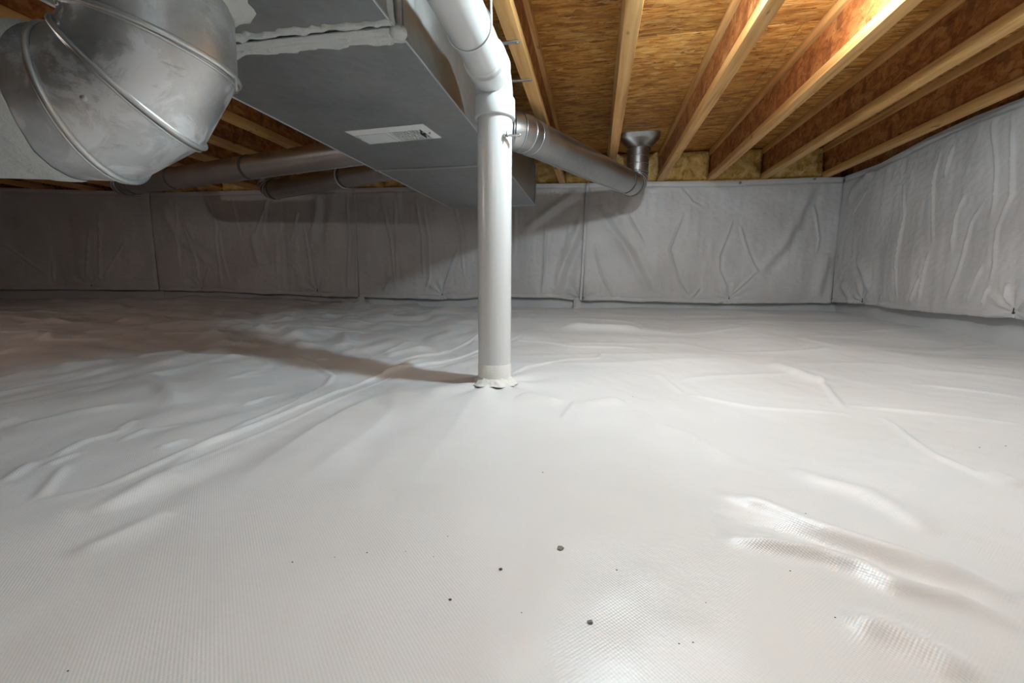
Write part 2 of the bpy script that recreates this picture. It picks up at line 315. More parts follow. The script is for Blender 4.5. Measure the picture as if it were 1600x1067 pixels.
CRUMBS = [[-0.029,0.462],[0.005,0.361],[-0.088,0.412],[-0.126,0.36],[-0.057,0.358],[-0.073,0.661],[-0.162,0.458],[-0.199,0.422],[-0.241,0.413],[-0.315,0.387],[-0.273,0.401],[-0.165,0.419],[-0.4,0.236],[0.08,0.355],[0.092,0.359],[0.356,0.563],[0.755,0.982],[0.813,1.001],[0.11,1.198],[0.296,0.632],[0.23,0.419],[0.115,0.413],[0.032,0.441],[0.218,0.485]]

# ------------------------------------------------------------------ the setting
ZJ, ZS, FLH = 0.74, 0.955, 0.036             # underside of joists, underside of subfloor, flange height
def wall_y(x): return 3.4775 + 0.0533 * x     # inner face of the blanket on the back wall
LC = np.array((-3.82, 3.274)); LD = np.array((-0.9487, -0.3162)); LN = np.array((0.3162, -0.9487))   # left run of the wall
def back_pt(u): return np.stack([u, wall_y(u)], -1)
BN = np.array((0.0532, -0.9986)); RX = 1.694
def left_pt(s): return LC + np.asarray(s)[..., None] * LD
def right_pt(y): y = np.asarray(y, float); return np.stack([np.full_like(y, RX), y], -1)
RN = np.array((-1.0, 0.0))

def floor_base(x, y):
    z = -.31 + .10 * sstep(1.2, 3.4, y)
    z = z + .035 * sstep(-.9, -3.2, x) * sstep(.4, 1.6, y)
    return z
def floor_height(X, Y):
    H = floor_base(X, Y)
    near = sstep(.15, .9, Y)
    lft = sstep(.1, -1.0, X)
    H = H + (.006 + .006 * near) * noise(X / .55, Y / .42, 1) + .004 * noise(X / .22, Y / .30, 2)
    H = H + lft * near * (.010 * noise((X + .25 * Y) / .17, (Y - .2 * X) / .34, 3) + .0045 * noise((X - .2 * Y) / .07, Y / .22, 4))
    H = H + lft * sstep(.9, 1.6, Y) * .018 * np.maximum(0, noise((X + .3 * Y) / .24, (Y - .3 * X) / .20, 8)) ** 1.5
    H = H + near * (.0022 * noise((X + .45 * Y) / .055, (Y - .4 * X) / .21, 5)) * (0.35 + .65 * lft)
    ridge = lambda n_: np.maximum(0, 1 - np.abs(n_) * 3.2) ** 2
    H = H + lft * near * (.0045 * ridge(noise((X + .10 * Y) / .16, (Y + .3 * X) / .62, 9)) * (noise(X / .3, Y / .4, 10) > -.2) + .006 * sstep(1.1, 1.7, Y) * ridge(noise((X - .7 * Y) / .30, (Y + .5 * X) / .30, 11)))
    far = sstep(-.9, -1.5, X) * sstep(.9, 1.4, Y)
    H = H + far * (.016 * np.maximum(0, noise((X + .6 * Y) / .26, (Y - .25 * X) / .17, 13)) + .010 * ridge(noise((X + .3 * Y) / .42, (Y - .15 * X) / .24, 14)) + .004 * noise(X / .11, Y / .07, 15))
    H = H + (1 - lft) * sstep(1.0, 1.6, Y) * .004 * ridge(noise((X + .5 * Y) / .55, (Y - .25 * X) / .22, 12))
    H = H + .004 * sstep(1.4, 2.2, Y) * noise(X / .35, Y / .10, 6)
    H = H + .0007 * noise(X / .035, Y / .035, 7)
    for L in CR_FLOOR: crease(X, Y, L, .0055 + .0022 * np.mean([q[1] for q in L]), .0038 + .0014 * np.mean([q[1] for q in L]), H)
    for L in SOFT_FLOOR:
        ym = np.mean([q[1] for q in L]); crease(X, Y, L, .010 + .014 * ym, .0015 + .0085 * ym, H)
    A, B, C, D = FOLD_FLOOR
    crease(X, Y, A, .017, .0125, H); crease(X, Y, B, .014, .0105, H); crease(X, Y, C, .016, .0085, H); crease(X, Y, D, .018, .0070, H)
    mid = [[(a[0] + b[0]) / 2, (a[1] + b[1]) / 2 + .002] for a, b in zip(A, B)]
    crease(X, Y, mid, .012, -.006, H)
    # edge of the upper sheet where two floor sheets overlap, with the tape band beside it
    crease(X, Y, SEAM_FLOOR, .0075, .0065, H); crease(X, Y, [[x + .050, y + .01] for x, y in SEAM_FLOOR], .006, .0028, H)
    crease(X, Y, [[x + .115, y] for x, y in SEAM_FLOOR[:6]], .035, -.006, H)
    # gathers round the foot of the white pipe
    d = np.hypot(X + .285, Y - 1.25); ang = np.arctan2(Y - 1.25, X + .285)
    H = H + .004 * np.exp(-((d - .10) / .10) ** 2) * np.sin(ang * 7 + 1) * (d > .045)
    return H
ys = np.concatenate([np.arange(-3.3, .1, .09), np.arange(.1, 1.5, .0058), np.arange(1.5, 3.72, .0095)])
xs = np.concatenate([np.arange(-6.8, -2.6, .022), np.arange(-2.6, -1.15, .0115), np.arange(-1.15, .95, .0058), np.arange(.95, 1.83, .010)])
X, Y = np.meshgrid(xs, ys)
Zf = floor_height(X, Y)
def fast_grid(name, V, F, mat):
    me = bpy.data.meshes.new(name); me.vertices.add(len(V)); me.vertices.foreach_set('co', V.astype(np.float32).ravel())
    me.loops.add(F.size); me.loops.foreach_set('vertex_index', F.astype(np.int32).ravel())
    me.polygons.add(len(F)); me.polygons.foreach_set('loop_start', np.arange(0, F.size, 4, dtype=np.int32))
    me.update(calc_edges=True); me.validate(); me.materials.append(MAT[mat]); me.shade_smooth()
    o = bpy.data.objects.new(name, me); COL.objects.link(o); return o
fl = fast_grid('floor', np.stack([X, Y, Zf + DZ], -1).reshape(-1, 3), grid_faces(len(ys), len(xs)), 'floor_sheet')
tag(fl, 'white woven vapour barrier sheet wrinkled over the crawl space floor', 'floor', kind='structure')
def floor_at(x, y): return float(floor_height(np.array([[x]], float), np.array([[y]], float))[0, 0])

# lower foundation walls behind the blankets
def wall_sheet(name, pts, n2, z0, z1, mat, label):
    """upright faced wall along plan points, real thickness, gently uneven"""
    pts = np.array(pts, float); n2 = np.array(n2, float)
    L = np.concatenate([[0], np.cumsum(np.hypot(*(pts[1:] - pts[:-1]).T))]); nu = int(L[-1] / .06) + 2; nv = 16
    s = np.linspace(0, L[-1], nu); px = np.interp(s, L, pts[:, 0]); py = np.interp(s, L, pts[:, 1]); nx = np.interp(s, L, n2[:, 0]); ny = np.interp(s, L, n2[:, 1])
    v = np.linspace(z0, z1, nv); S, Vv = np.meshgrid(s, v)
    d = .010 * noise(S / .16, Vv / .12, 21) + .006 * noise(S / .07, Vv / .3, 22)
    fr = np.stack([px[None] + nx[None] * d, py[None] + ny[None] * d, Vv], -1).reshape(-1, 3)
    bk = np.stack([px[None] - nx[None] * .15 + 0 * d, py[None] - ny[None] * .15 + 0 * d, Vv], -1).reshape(-1, 3)
    G = grid_faces(nv, nu).tolist(); N = nu * nv
    F = G + [[i + N for i in f[::-1]] for f in G]
    for i in range(nu - 1):
        t = (nv - 1) * nu + i; F.append([t, t + 1, t + 1 + N, t + N]); F.append([i + 1, i, i + N, i + 1 + N])
    o = mk(name, np.concatenate([fr, bk]), F, mat); tag(o, label, 'wall', kind='structure'); return o
wb = np.array([back_pt(np.array(-3.84)), back_pt(np.array(1.80))]) - BN * .055
wall_sheet('wall_back', wb, [BN, BN], -.45, .73, 'lower_wall_sheet', 'back foundation wall, its lower strip showing under the blanket')
wl = np.array([left_pt(0.0), left_pt(3.0)]) - LN * .055
wall_sheet('wall_left', wl, [LN, LN], -.45, .73, 'lower_wall_sheet', 'angled left run of the foundation wall')
wall_sheet('wall_right', [(RX + .055, 3.75), (RX + .055, -3.4)], [RN, RN], -.45, .73, 'lower_wall_sheet', 'right foundation wall behind its grey blanket')
wall_sheet('wall_side', [(-6.72, 2.5), (-6.72, -3.4)], [(1, 0), (1, 0)], -.45, .955, 'lower_wall_sheet', 'far left wall of the crawl space')
wall_sheet('wall_front', [(-6.8, -3.3), (1.9, -3.3)], [(0, 1), (0, 1)], -.45, .955, 'lower_wall_sheet', 'wall behind the camera')

# rim boards closing the joist bays on top of the walls
a, b = back_pt(np.array(-3.9)), back_pt(np.array(1.9)); q = BN
def slab(name, a, b, n, off, th, z0, z1, mat, label):
    a = np.array(a) - np.array(n) * off; b = np.array(b) - np.array(n) * off; c = b - np.array(n) * th; d = a - np.array(n) * th
    V = [(*p, z) for z in (z0, z1) for p in (a, b, c, d)]
    o = mk(name, V, [(0, 1, 5, 4), (1, 2, 6, 5), (2, 3, 7, 6), (3, 0, 4, 7), (4, 5, 6, 7), (3, 2, 1, 0)], mat, smooth=False); tag(o, label, 'trim', kind='structure')
slab('trim_1', a, b, BN, .11, .03, .73, ZS, 'osb_web', 'rim board on the back wall behind the batts')
slab('trim_2', (RX, 3.75), (RX, -3.4), RN, .03, .03, .735, ZS, 'osb_web', 'rim board on top of the right wall')
slab('trim_3', left_pt(0.0), left_pt(3.1), LN, .11, .03, .73, ZS, 'osb_web', 'rim board on the angled left wall')
slab('trim_4', left_pt(0.0) , left_pt(3.1), LN, .012, .09, .728, .7395, 'flange_wood', 'sill plate under the joists on the left wall')
slab('trim_5', a, b, BN, .012, .09, .728, .7395, 'flange_wood', 'sill plate under the joists on the back wall')

# subfloor: backing slab and its boards
ceil = MB().box(-6.9, 1.95, -3.5, 3.75, ZS + .020, ZS + .05).build('ceiling', 'osb_floor', smooth=False)
tag(ceil, 'orange brown strand board subfloor above the joists', 'ceiling', kind='structure')
edges = [-3.5, -2.43, -1.34, -.25, .84, 1.93, 3.02, 3.75]
for r in range(len(edges) - 1):
    x0 = -6.9 - (1.09 if r % 2 else 0.0)
    while x0 < 1.95:
        xa, xb = max(x0, -6.9), min(x0 + 2.18, 1.95)
        if xb - xa > .05:
            MB().bbox(xa + .0012, xb - .0012, edges[r] + .0026, edges[r + 1] - .0026, ZS, ZS + .0195, .0005).build('subfloor_board', 'osb_floor', ceil, angle=30)
        x0 += 2.18

# ------------------------------------------------------------------ joists: two wooden flanges and a strand board web
JX = [-.2714, .0803, .4475, .8038, 1.1673, 1.5755]
k = -.2714
while k > -6.4: k -= .3625; JX.insert(0, k)
n0 = JX.index(-.2714)
ordn = ['first', 'second', 'third', 'fourth', 'fifth', 'sixth', 'seventh', 'eighth', 'ninth', 'tenth', 'eleventh', 'twelfth', 'thirteenth', 'fourteenth', 'fifteenth', 'sixteenth', 'seventeenth', 'eighteenth']
right_lab = ['wooden I-joist directly behind the white pipe bend, with two metal straps under it',
             'wooden I-joist seen from straight below, ending left of the flared duct boot',
             'wooden I-joist to the right of the flared duct boot',
             'fourth wooden I-joist to the right of the white pipe, beside the bulb glow',
             'second wooden I-joist from the right wall',
             'rightmost wooden I-joist running along the right wall']
fw = .0235
fl_me = {}
def flange_mesh(y1, z0, z1, nm):
    mb = MB().bbox(-fw, fw, -3.3, y1, z0, z1, .0025)
    return mb
for i, x in enumerate(JX):
    y1 = wall_y(x) + .105 if x > -3.85 else (LC[1] + (x - LC[0]) / LD[0] * LD[1] + .10)
    lab = right_lab[i - n0] if i >= n0 else ordn[n0 - 1 - i] + ' wooden I-joist to the left of the white pipe, counted from it'
    j = empty('floor_joist', (x, 0, ZJ), lab, 'joist', 'floor joists overhead')
    c = lambda V: V
    MB().bbox(x - fw, x + fw, -3.28, y1, ZJ, ZJ + FLH, .0025).build('bottom_flange', 'flange_wood', j)
    MB().bbox(x - fw, x + fw, -3.28, y1, ZS - FLH, ZS - .0006, .0025).build('top_flange', 'flange_wood', j)
    MB().box(x - .0055, x + .0055, -3.28, y1, ZJ + FLH - .001, ZS - FLH + .001).build('web', 'osb_web', j, smooth=False)

# ------------------------------------------------------------------ fibreglass batts stuffed between the joist ends
for i in range(len(JX) - 1):
    xa, xb = JX[i] + .012, JX[i + 1] - .012
    if xb < -3.7: continue
    nx, nz = 26, 18; u = np.linspace(0, 1, nx); v = np.linspace(0, 1, nz); U, Vv = np.meshgrid(u, v)
    xx = xa + (xb - xa) * U; zz = .743 + (ZS - .747) * Vv
    edge = np.minimum(np.minimum(U, 1 - U) * 5, np.minimum(Vv, 1 - Vv) * 4).clip(0, 1)
    d = .035 * edge ** .5 + .014 * noise(xx / .07, zz / .06, 30 + i) + .008 * noise(xx / .025, zz / .03, 50 + i) - .02 * np.exp(-((U - .3 - .4 * ((i * 37) % 10) / 10) / .035) ** 2)
    yy = wall_y(xx) + .035 - d
    fr = np.stack([xx, yy, zz], -1).reshape(-1, 3); bk = np.stack([xx, wall_y(xx) + .10, zz], -1).reshape(-1, 3)
    # keep the stuffing clear of the flanges
    for arr in (fr, bk):
        m_ = (arr[:, 2] < ZJ + FLH + .001) | (arr[:, 2] > ZS - FLH - .001)
        arr[m_, 0] = np.clip(arr[m_, 0], JX[i] + fw + .001, JX[i + 1] - fw - .001)
    G = grid_faces(nz, nx).tolist(); N = nx * nz
    F = G + [[q + N for q in f[::-1]] for f in G]
    ring = [r_ for r_ in range(nx)] + [r_ * nx + nx - 1 for r_ in range(1, nz)] + [(nz - 1) * nx + r_ for r_ in range(nx - 2, -1, -1)] + [r_ * nx for r_ in range(nz - 2, 0, -1)]
    for a_, b_ in zip(ring, ring[1:] + ring[:1]): F.append([b_, a_, a_ + N, b_ + N])
    rel = i - n0
    if rel == 0: lab = 'yellow fibreglass batt behind the grey branch duct, left of the duct boot'
    elif rel == 1: lab = 'yellow fibreglass batt partly hidden by the flared duct boot'
    elif rel == 2: lab = 'bright yellow fibreglass batt in the bay just right of the duct boot'
    elif rel == 3: lab = 'rounded yellow fibreglass batt, third from the right end of the back wall'
    elif rel == 4: lab = 'brownish yellow fibreglass batt nearest the right wall corner'
    elif rel == -1: lab = 'yellow fibreglass batt just right of the white pipe, beyond the duct end'
    else: lab = 'yellow fibreglass batt on the dark back wall, joist bay %s left of the white pipe' % ordn[-rel - 1]
    o = mk('insulation_batt', np.concatenate([fr, bk]), F, 'fiberglass', angle=0); tag(o, lab, 'insulation', 'fibreglass batts between the joist ends')

# ------------------------------------------------------------------ insulation blankets hung on the walls
def blanket(label, pt, nrm, u0, u1, hem, top, cr, soft, pins, pintops, seed, du=.0062):
    nu = int(abs(u1 - u0) / du) + 2; nv = 140 if du < .02 else 60
    u = np.linspace(u0, u1, nu); hu = np.array(sorted(hem)); tu = np.array(sorted(top))
    zb = np.interp(u, hu[:, 0], hu[:, 1]); zt = np.interp(u, tu[:, 0], tu[:, 1])
    zb = zb + .003 * noise(u / .05, u * 0, seed) + .004 * noise(u / .2, u * 0, seed + 1)
    t = np.linspace(0, 1, nv); U, T = np.meshgrid(u, t); Zz = zb[None] + (zt - zb)[None] * T
    H = .012 * noise(U / .30, Zz / .9, seed + 2) + .006 * noise(U / .11, Zz / .55, seed + 3) + .0022 * noise(U / .035, Zz / .16, seed + 4) + .0012 * noise(U / .02, Zz / .02, seed + 5)
    H = H + .010 * np.sin(np.pi * T) ** .7
    for L in cr: crease(U, Zz, L, .0080, .0095, H); crease(U, Zz, [[a_ + .020, b_] for a_, b_ in L], .012, -.0035, H)
    for L in soft: crease(U, Zz, L, .035, .018, H); 
    for L in soft: crease(U, Zz, [[a + .06, b - .01] for a, b in L], .04, -.012, H)
    for pu, pz in pins:                                     # drawn in at the pins, with pleats running out of them
        d = np.hypot(U - pu, Zz - pz); an = np.arctan2(Zz - pz, U - pu)
        H = H - .014 * np.exp(-(d / .05) ** 2) + .0045 * np.exp(-((d - .07) / .07) ** 2) * np.sin(an * 9 + seed)
    for pu, pz in pintops:
        d = np.hypot(U - pu, Zz - pz); an = np.arctan2(Zz - pz, U - pu)
        H = H - .012 * np.exp(-(d / .05) ** 2) + .006 * np.exp(-((d - .12) / .11) ** 2) * np.sin(an * 8 + seed)
    H = H * (1 - .85 * sstep(.955, .985, T)) - .006 * np.exp(-((T - .965) / .008) ** 2)       # fixed band along the top
    H = H - .0035 * np.exp(-((T - .030) / .006) ** 2) + .003 * np.exp(-((T - .012) / .012) ** 2)  # stitched hem
    e = np.minimum(np.abs(U - u0), np.abs(U - u1)); H = H - .007 * np.exp(-(e / .010) ** 2)
    P = pt(U.ravel()); fr = np.stack([P[:, 0] + nrm[0] * H.ravel(), P[:, 1] + nrm[1] * H.ravel(), Zz.ravel()], -1)
    bk = fr.copy().reshape(nv, nu, 3); Pb = pt(u); 
    back = np.stack([np.tile(Pb[:, 0] - nrm[0] * .030, (nv, 1)), np.tile(Pb[:, 1] - nrm[1] * .030, (nv, 1)), bk[:, :, 2]], -1).reshape(-1, 3)
    # only the rim of the back is kept: hem underside, top and ends
    G = grid_faces(nv, nu)
    ring = list(range(nu)) + [r * nu + nu - 1 for r in range(1, nv)] + [(nv - 1) * nu + r for r in range(nu - 2, -1, -1)] + [r * nu for r in range(nv - 2, 0, -1)]
    rb = back[ring]; N = len(fr); M = len(ring)
    F = G.tolist() + [[ring[(q + 1) % M], ring[q], N + q, N + (q + 1) % M] for q in range(M)]
    x, y = pt(np.array((u0 + u1) / 2)); b = empty('insulation_blanket', (x, y, float(zb.min())), label, 'wall insulation', 'grey faced blankets on the foundation walls')
    sh = mk('facing', np.concatenate([fr, rb]), F, 'wall_sheet', b, angle=60)
    def surf(pu, pz):
        i = int(np.argmin(np.abs(u - pu))); k = int(np.argmin(np.abs(Zz[:, i] - pz))); P = fr.reshape(nv, nu, 3)[k, i]; return P
    n3 = np.array((nrm[0], nrm[1], 0.)); tg = np.array((-nrm[1], nrm[0], 0.))
    for pu, pz in pins:
        P = surf(pu, pz)
        mb = MB(); mb.sweep([P - n3 * .006, P + n3 * .003, P + n3 * .0045], [.0045, .0045, .003], 10)
        mb.sweep([P + n3 * .002 + np.array((0, 0, .004)), P + n3 * .002 + np.array((0, 0, .022))], [.0022, .0012], 6)
        mb.build('pin', 'black_plastic', sh)
    for pu, pz in pintops:
        P = surf(pu, pz); MB().sweep([P - n3 * .006, P + n3 * .003, P + n3 * .005], [.008, .008, .005], 12).build('pin', 'bolt_metal', sh)
    return b
inr = lambda L, a, b: [l for l in L if a <= np.mean([q[0] for q in l]) <= b]
inp = lambda L, a, b: [q for q in L if a + .02 <= q[0] <= b]
TOP_BACK = [[a, min(b, .7405)] for a, b in TOP_BACK]
S1, S2 = -1.955, -.093
blk = []
for (a, b, lab, sd) in ((-3.83, S1, 'dark grey blanket on the back wall under the two left branch ducts', 70), (S1, S2, 'grey creased blanket on the back wall behind the white pipe', 80), (S2, 1.694, 'light grey blanket filling the right part of the back wall', 90)):
    blk.append(blanket(lab, back_pt, BN, a, b, HEM_BACK, TOP_BACK, inr(CR_BACK, a, b), inr(SOFT_BACK, a, b), inp(PIN_BACK, a - .05, b), [], sd))
for pu, pz in PINTOP_BACK:
    P = np.array((*back_pt(np.array(pu)), pz)); n3 = np.array((*BN, 0)); par = blk[0] if pu < S1 else blk[1] if pu < -.09 else blk[2]
    MB().sweep([P - n3 * .012, P + n3 * .012, P + n3 * .016], [.0075, .0075, .004], 12).build('pin', 'bolt_metal', par)
left_top = [[-.1, .745], [3.1, .745]]
blanket('dark grey blanket on the angled wall at far left, under the big round duct', left_pt, LN, 0.01, 3.0, [[-.1, -.098], [.025, -.098], [.56, -.094], [1.245, -.102], [3.1, -.11]], left_top, CR_LEFT, [], PIN_LEFT, [], 100, .011)
blanket('light grey creased blanket on the right wall', right_pt, RN, 3.575, 1.5, HEM_RIGHT + [[0, -.14]], TOP_RIGHT + [[0, .75]], CR_RIGHT, SOFT_RIGHT, PIN_RIGHT, [], 110, .0050)
blanket('grey blanket on the right wall beside the camera', right_pt, RN, 1.497, -3.2, [[-3.3, -.14], [1.5, -.14]], [[-3.3, .75], [1.5, .75]], [], [], [], [], 120, .03)
# folded seam strips between blankets and the tape tabs that hang below them
def strip(name, pts, w, th, n3, mat, par):
    n3 = np.array(n3, float); mb = MB(); P = np.array(pts, float); V = []
    tg = np.cross(n3, (0, 0, 1)); tg /= np.linalg.norm(tg)
    for p_ in P: V += [p_ - tg * w / 2, p_ - tg * w / 4 + n3 * th, p_ + tg * w / 4 + n3 * th, p_ + tg * w / 2]
    F = [[4 * i + k, 4 * i + k + 1, 4 * i + 5 + k, 4 * i + 4 + k] for i in range(len(P) - 1) for k in range(3)]
    F += [[4 * i + 3, 4 * i, 4 * i + 4, 4 * i + 7] for i in range(len(P) - 1)] + [[0, 3, 2, 1], [4 * len(P) - 4, 4 * len(P) - 3, 4 * len(P) - 2, 4 * len(P) - 1]]
    return mk(name, V, F, mat, par, angle=50)
n3 = np.array((*BN, 0))
def seam_line(ua, ub, za, zb):
    L = []
    for t in np.linspace(0, 1, 14):
        u = ua + (ub - ua) * t; p_ = back_pt(np.array(u)); L.append((p_[0], p_[1], za + (zb - za) * t))
    return np.array(L) + n3 * np.linspace(.002, .010, 14)[:, None]
strip('seam_fold', seam_line(-.081, -.108, .725, -.142), .024, .008, n3, 'wall_sheet', blk[2])
strip('seam_fold', seam_line(-.062, -.086, .700, -.120), .012, .010, n3, 'wall_sheet', blk[2])
strip('seam_fold', seam_line(-1.942, -1.950, .69, -.135), .018, .007, n3, 'wall_sheet', blk[1])
for u, par, w_ in ((-.135, blk[2], .055), (-1.93, blk[1], .06)):
    p_ = back_pt(np.array(u)); zf_ = floor_at(p_[0], p_[1]) 
    strip('tape_tab', [np.array((p_[0], p_[1], z)) - n3 * .006 for z in (-.125, -.16, -.19, -.225)], w_, .006, n3, 'wall_sheet', par)

# ------------------------------------------------------------------ rectangular trunk duct
DX0, DX1, DZ0, DZ1 = -.974, -.397, .486, .734
duct = empty('trunk_duct', (-.685, 1.2, DZ0), 'wide grey rectangular sheet metal duct hung under the joists', 'duct')
def shell(y0, y1, g=0.0):
    """open sheet metal sleeve with slight dents, .9 mm thick edges folded"""
    nx, ny, nz = 22, max(6, int((y1 - y0) / .05)), 10; mb = MB(); y = np.linspace(y0, y1, ny)
    def panel(fx, n, w):
        V = []; s = np.linspace(0, 1, w)
        for j in range(ny):
            for i in range(w):
                p_ = np.array(fx(s[i], y[j])); e = min(s[i], 1 - s[i]) * 4; e = min(e, 1); ey = min(1, min(y[j] - y0, y1 - y[j]) * 12)
                p_ = p_ + np.array(n) * e * ey * (.0035 * float(noise(s[i] * 2.3 + n[0] * 3, y[j] / .42, 40)) + .0008 * float(noise(s[i] * 9, y[j] / .1, 41))); V.append(p_)
        mb.add(V, grid_faces(ny, w).tolist())
    X0, X1, Z0, Z1 = DX0 - g, DX1 + g, DZ0 - g, DZ1
    panel(lambda s, yy: (X0 + (X1 - X0) * s, yy, Z0), (0, 0, -1), nx)
    panel(lambda s, yy: (X1, yy, Z0 + (Z1 - Z0) * s), (1, 0, 0), nz)
    panel(lambda s, yy: (X0, yy, Z1 + (Z0 - Z1) * s), (-1, 0, 0), nz)
    panel(lambda s, yy: (X1 + (X0 - X1) * s, yy, Z1), (0, 0, 1), nx)
    return mb
shell(-2.4, .862).build('sleeve', 'sheet_metal', duct, angle=50)
shell(.866, 1.880).build('sleeve', 'sheet_metal', duct, angle=50)
shell(1.876, 2.887, -.0012).build('sleeve', 'sheet_metal', duct, angle=50)
cap = MB().bbox(DX0 - .003, DX1 + .003, 2.884, 2.900, DZ0 - .003, DZ1 + .001, .003).build('end_cap', 'sheet_metal', duct)
# corner folds along the bottom edges
for x in (DX0, DX1):
    MB().sweep([(x, -2.4, DZ0), (x, .85, DZ0), (x, 1.6, DZ0), (x, 2.89, DZ0)], .0028, 8).build('corner_fold', 'zinc', duct)
# slip joint 1 with smeared mastic
MB().bbox(DX0 - .004, DX1 + .004, .855, .873, DZ0 - .006, DZ0, .002).build('slip_cleat', 'sheet_metal', duct)
MB().bbox(DX1, DX1 + .016, .856, .862, DZ0 - .006, DZ1, .002).build('drive_cleat', 'sheet_metal', duct)
MB().bbox(DX1, DX1 + .016, .868, .874, DZ0 - .006, DZ1, .002).build('drive_cleat', 'sheet_metal', duct)
def mastic_band(name, O, A, B, N, la, w0, w1, th, seed, par, na=90, nb=14, edge=.010):
    """irregular brushed band: along A, across B from -w0 to w1, thickness th along N"""
    O, A, B, N = (np.array(q, float) for q in (O, A, B, N)); s = np.linspace(0, la, na); top = []; V = []
    for i, a_ in enumerate(s):
        e0 = w0 + edge * float(noise(a_ / .035, 0, seed)) + .6 * edge * float(noise(a_ / .011, 0, seed + 1)); e1 = w1 + edge * 1.3 * float(noise(a_ / .05, 1, seed + 2)) + .6 * edge * float(noise(a_ / .012, 0, seed + 3))
        for k in range(nb):
            t = k / (nb - 1); b_ = -e0 + (e0 + e1) * t; h = th * min(1, 4 * min(t, 1 - t)) * (1 + .45 * float(noise(a_ / .018, b_ / .008, seed + 4)))
            V.append(O + A * a_ + B * b_ + N * (h - .0006))
    F = grid_faces(na, nb).tolist(); V = np.array(V); V2 = V - N * .002; n_ = len(V)
    F = F + [[q + n_ for q in f[::-1]] for f in F]
    ring = list(range(nb)) + [r * nb + nb - 1 for r in range(1, na)] + [(na - 1) * nb + r for r in range(nb - 2, -1, -1)] + [r * nb for r in range(na - 2, 0, -1)]
    F += [[b, a, a + n_, b + n_] for a, b in zip(ring, ring[1:] + ring[:1])]
    return mk(name, np.concatenate([V, V2]), F, 'mastic', par, angle=60)
mastic_band('mastic', (DX0, .873, DZ0 - .001), (1, 0, 0), (0, 1, 0), (0, 0, -1), .577, .002, .040, .0040, 200, duct)
mastic_band('mastic', (DX0, .855, DZ0 - .001), (1, 0, 0), (0, -1, 0), (0, 0, -1), .577, .002, .022, .0040, 210, duct)
mastic_band('mastic', (DX0, .8535, DZ0 - .0062), (1, 0, 0), (0, 1, 0), (0, 0, -1), .577, 0, .0205, .0022, 220, duct, edge=.002)
mastic_band('mastic', (DX1 + .0005, .876, DZ0 - .004), (0, 0, 1), (0, 1, 0), (1, 0, 0), .235, 0, .026, .004, 230, duct, na=50)
mastic_band('mastic', (DX1 + .0005, .855, DZ0 - .004), (0, 0, 1), (0, -1, 0), (1, 0, 0), .235, 0, .026, .004, 240, duct, na=50)
mb = MB(); mb.ball((DX1 + .003, .870, DZ0 - .006), .016, 1.1, 1.2, .8, 14, 10); mb.build('mastic', 'mastic', duct)
# slip joint 2
MB().bbox(DX0 - .002, DX1 + .002, 1.872, 1.886, DZ0 - .006, DZ0, .002).build('slip_cleat', 'zinc', duct)
mastic_band('mastic', (DX0 + .03, 1.886, DZ0 - .0005), (1, 0, 0), (0, 1, 0), (0, 0, -1), .50, 0, .012, .002, 250, duct, edge=.005)
MB().bbox(DX1, DX1 + .010, 1.874, 1.884, DZ0, DZ1, .002).build('drive_cleat', 'zinc', duct)
# end strap and screws
MB().bbox(DX1 + .001, DX1 + .004, 2.872, 2.896, DZ0 - .010, DZ1 + .005, .001).build('strap', 'silver_tape', duct)
for x in (-.86, -.62, -.48):
    MB().sweep([(x, 2.05, DZ0 + .002), (x, 2.05, DZ0 - .003), (x, 2.05, DZ0 - .004)], [.004, .004, .002], 10).build('screw', 'zinc', duct)
# hanger straps lying over the duct and nailed under the joist
for y, lab in ((1.45, 'nearer of two flat metal straps under the joist behind the white pipe'), (1.714, 'farther of two flat metal straps under the joist behind the white pipe')):
    h = empty('hanger_strap', (-.33, y, .737), lab, 'strap', 'metal straps under the joist')
    bd = MB().bbox(-.402, -.254, y - .008, y + .008, .7362, .7388, .0006).build('band', 'zinc', h)
    MB().sweep([(-.262, y, .739), (-.262, y, .733), (-.262, y, .7315)], [.0045, .0045, .002], 10).build('nail', 'bolt_metal', bd)

# ------------------------------------------------------------------ white ceiling register in the duct bottom
reg = empty('air_register', (-.680, 1.447, DZ0), 'white slotted air register set into the bottom of the grey duct', 'vent')
ca, sa = math.cos(-.09), math.sin(-.09)
def rl(mb):   # register-local (a along, b across, c down) to world
    mb.V = [(-.680 + a * ca - b * sa, 1.447 + a * sa + b * ca, DZ0 - c) for a, b, c in mb.V]; mb.F = [f[::-1] for f in mb.F]; return mb
A_, B_ = .141, .069
fr = MB()
def ringframe(mb, a0, b0, a1, b1, c0, c1):
    V = []
    for (a, b, c) in ((a0, b0, 0), (a0, b0, c0), (a1, b1, c1), (a1, b1, 0)):
        V += [(-a, -b, c), (a, -b, c), (a, b, c), (-a, b, c)]
    F = [[4 * i + k, 4 * i + (k + 1) % 4, 4 * ((i + 1) % 4) + (k + 1) % 4, 4 * ((i + 1) % 4) + k] for i in range(4) for k in range(4)]
    mb.add(V, F)
ringframe(fr, A_, B_, A_ - .020, B_ - .024, .002, .009); rfr = rl(fr).build('frame', 'vent_white', reg, angle=25)
rl(MB().box(-A_ + .018, A_ - .018, -B_ + .022, B_ - .022, .0003, .0012)).build('backing', 'vent_dark', reg, smooth=False)  # dark plate standing in for the shaded gap behind the vanes
rl(MB().bbox(-.006, .004, -B_ + .023, B_ - .023, .001, .0095, .001)).build('divider', 'vent_white', reg)
for q in range(13):                             # closed half: wide overlapping vanes
    a = -A_ + .023 + q * .0083; m_ = MB().bbox(a, a + .0066, -B_ + .034, B_ - .024, .003, .0085, .0008); rl(m_).build('vane', 'vent_white', reg)
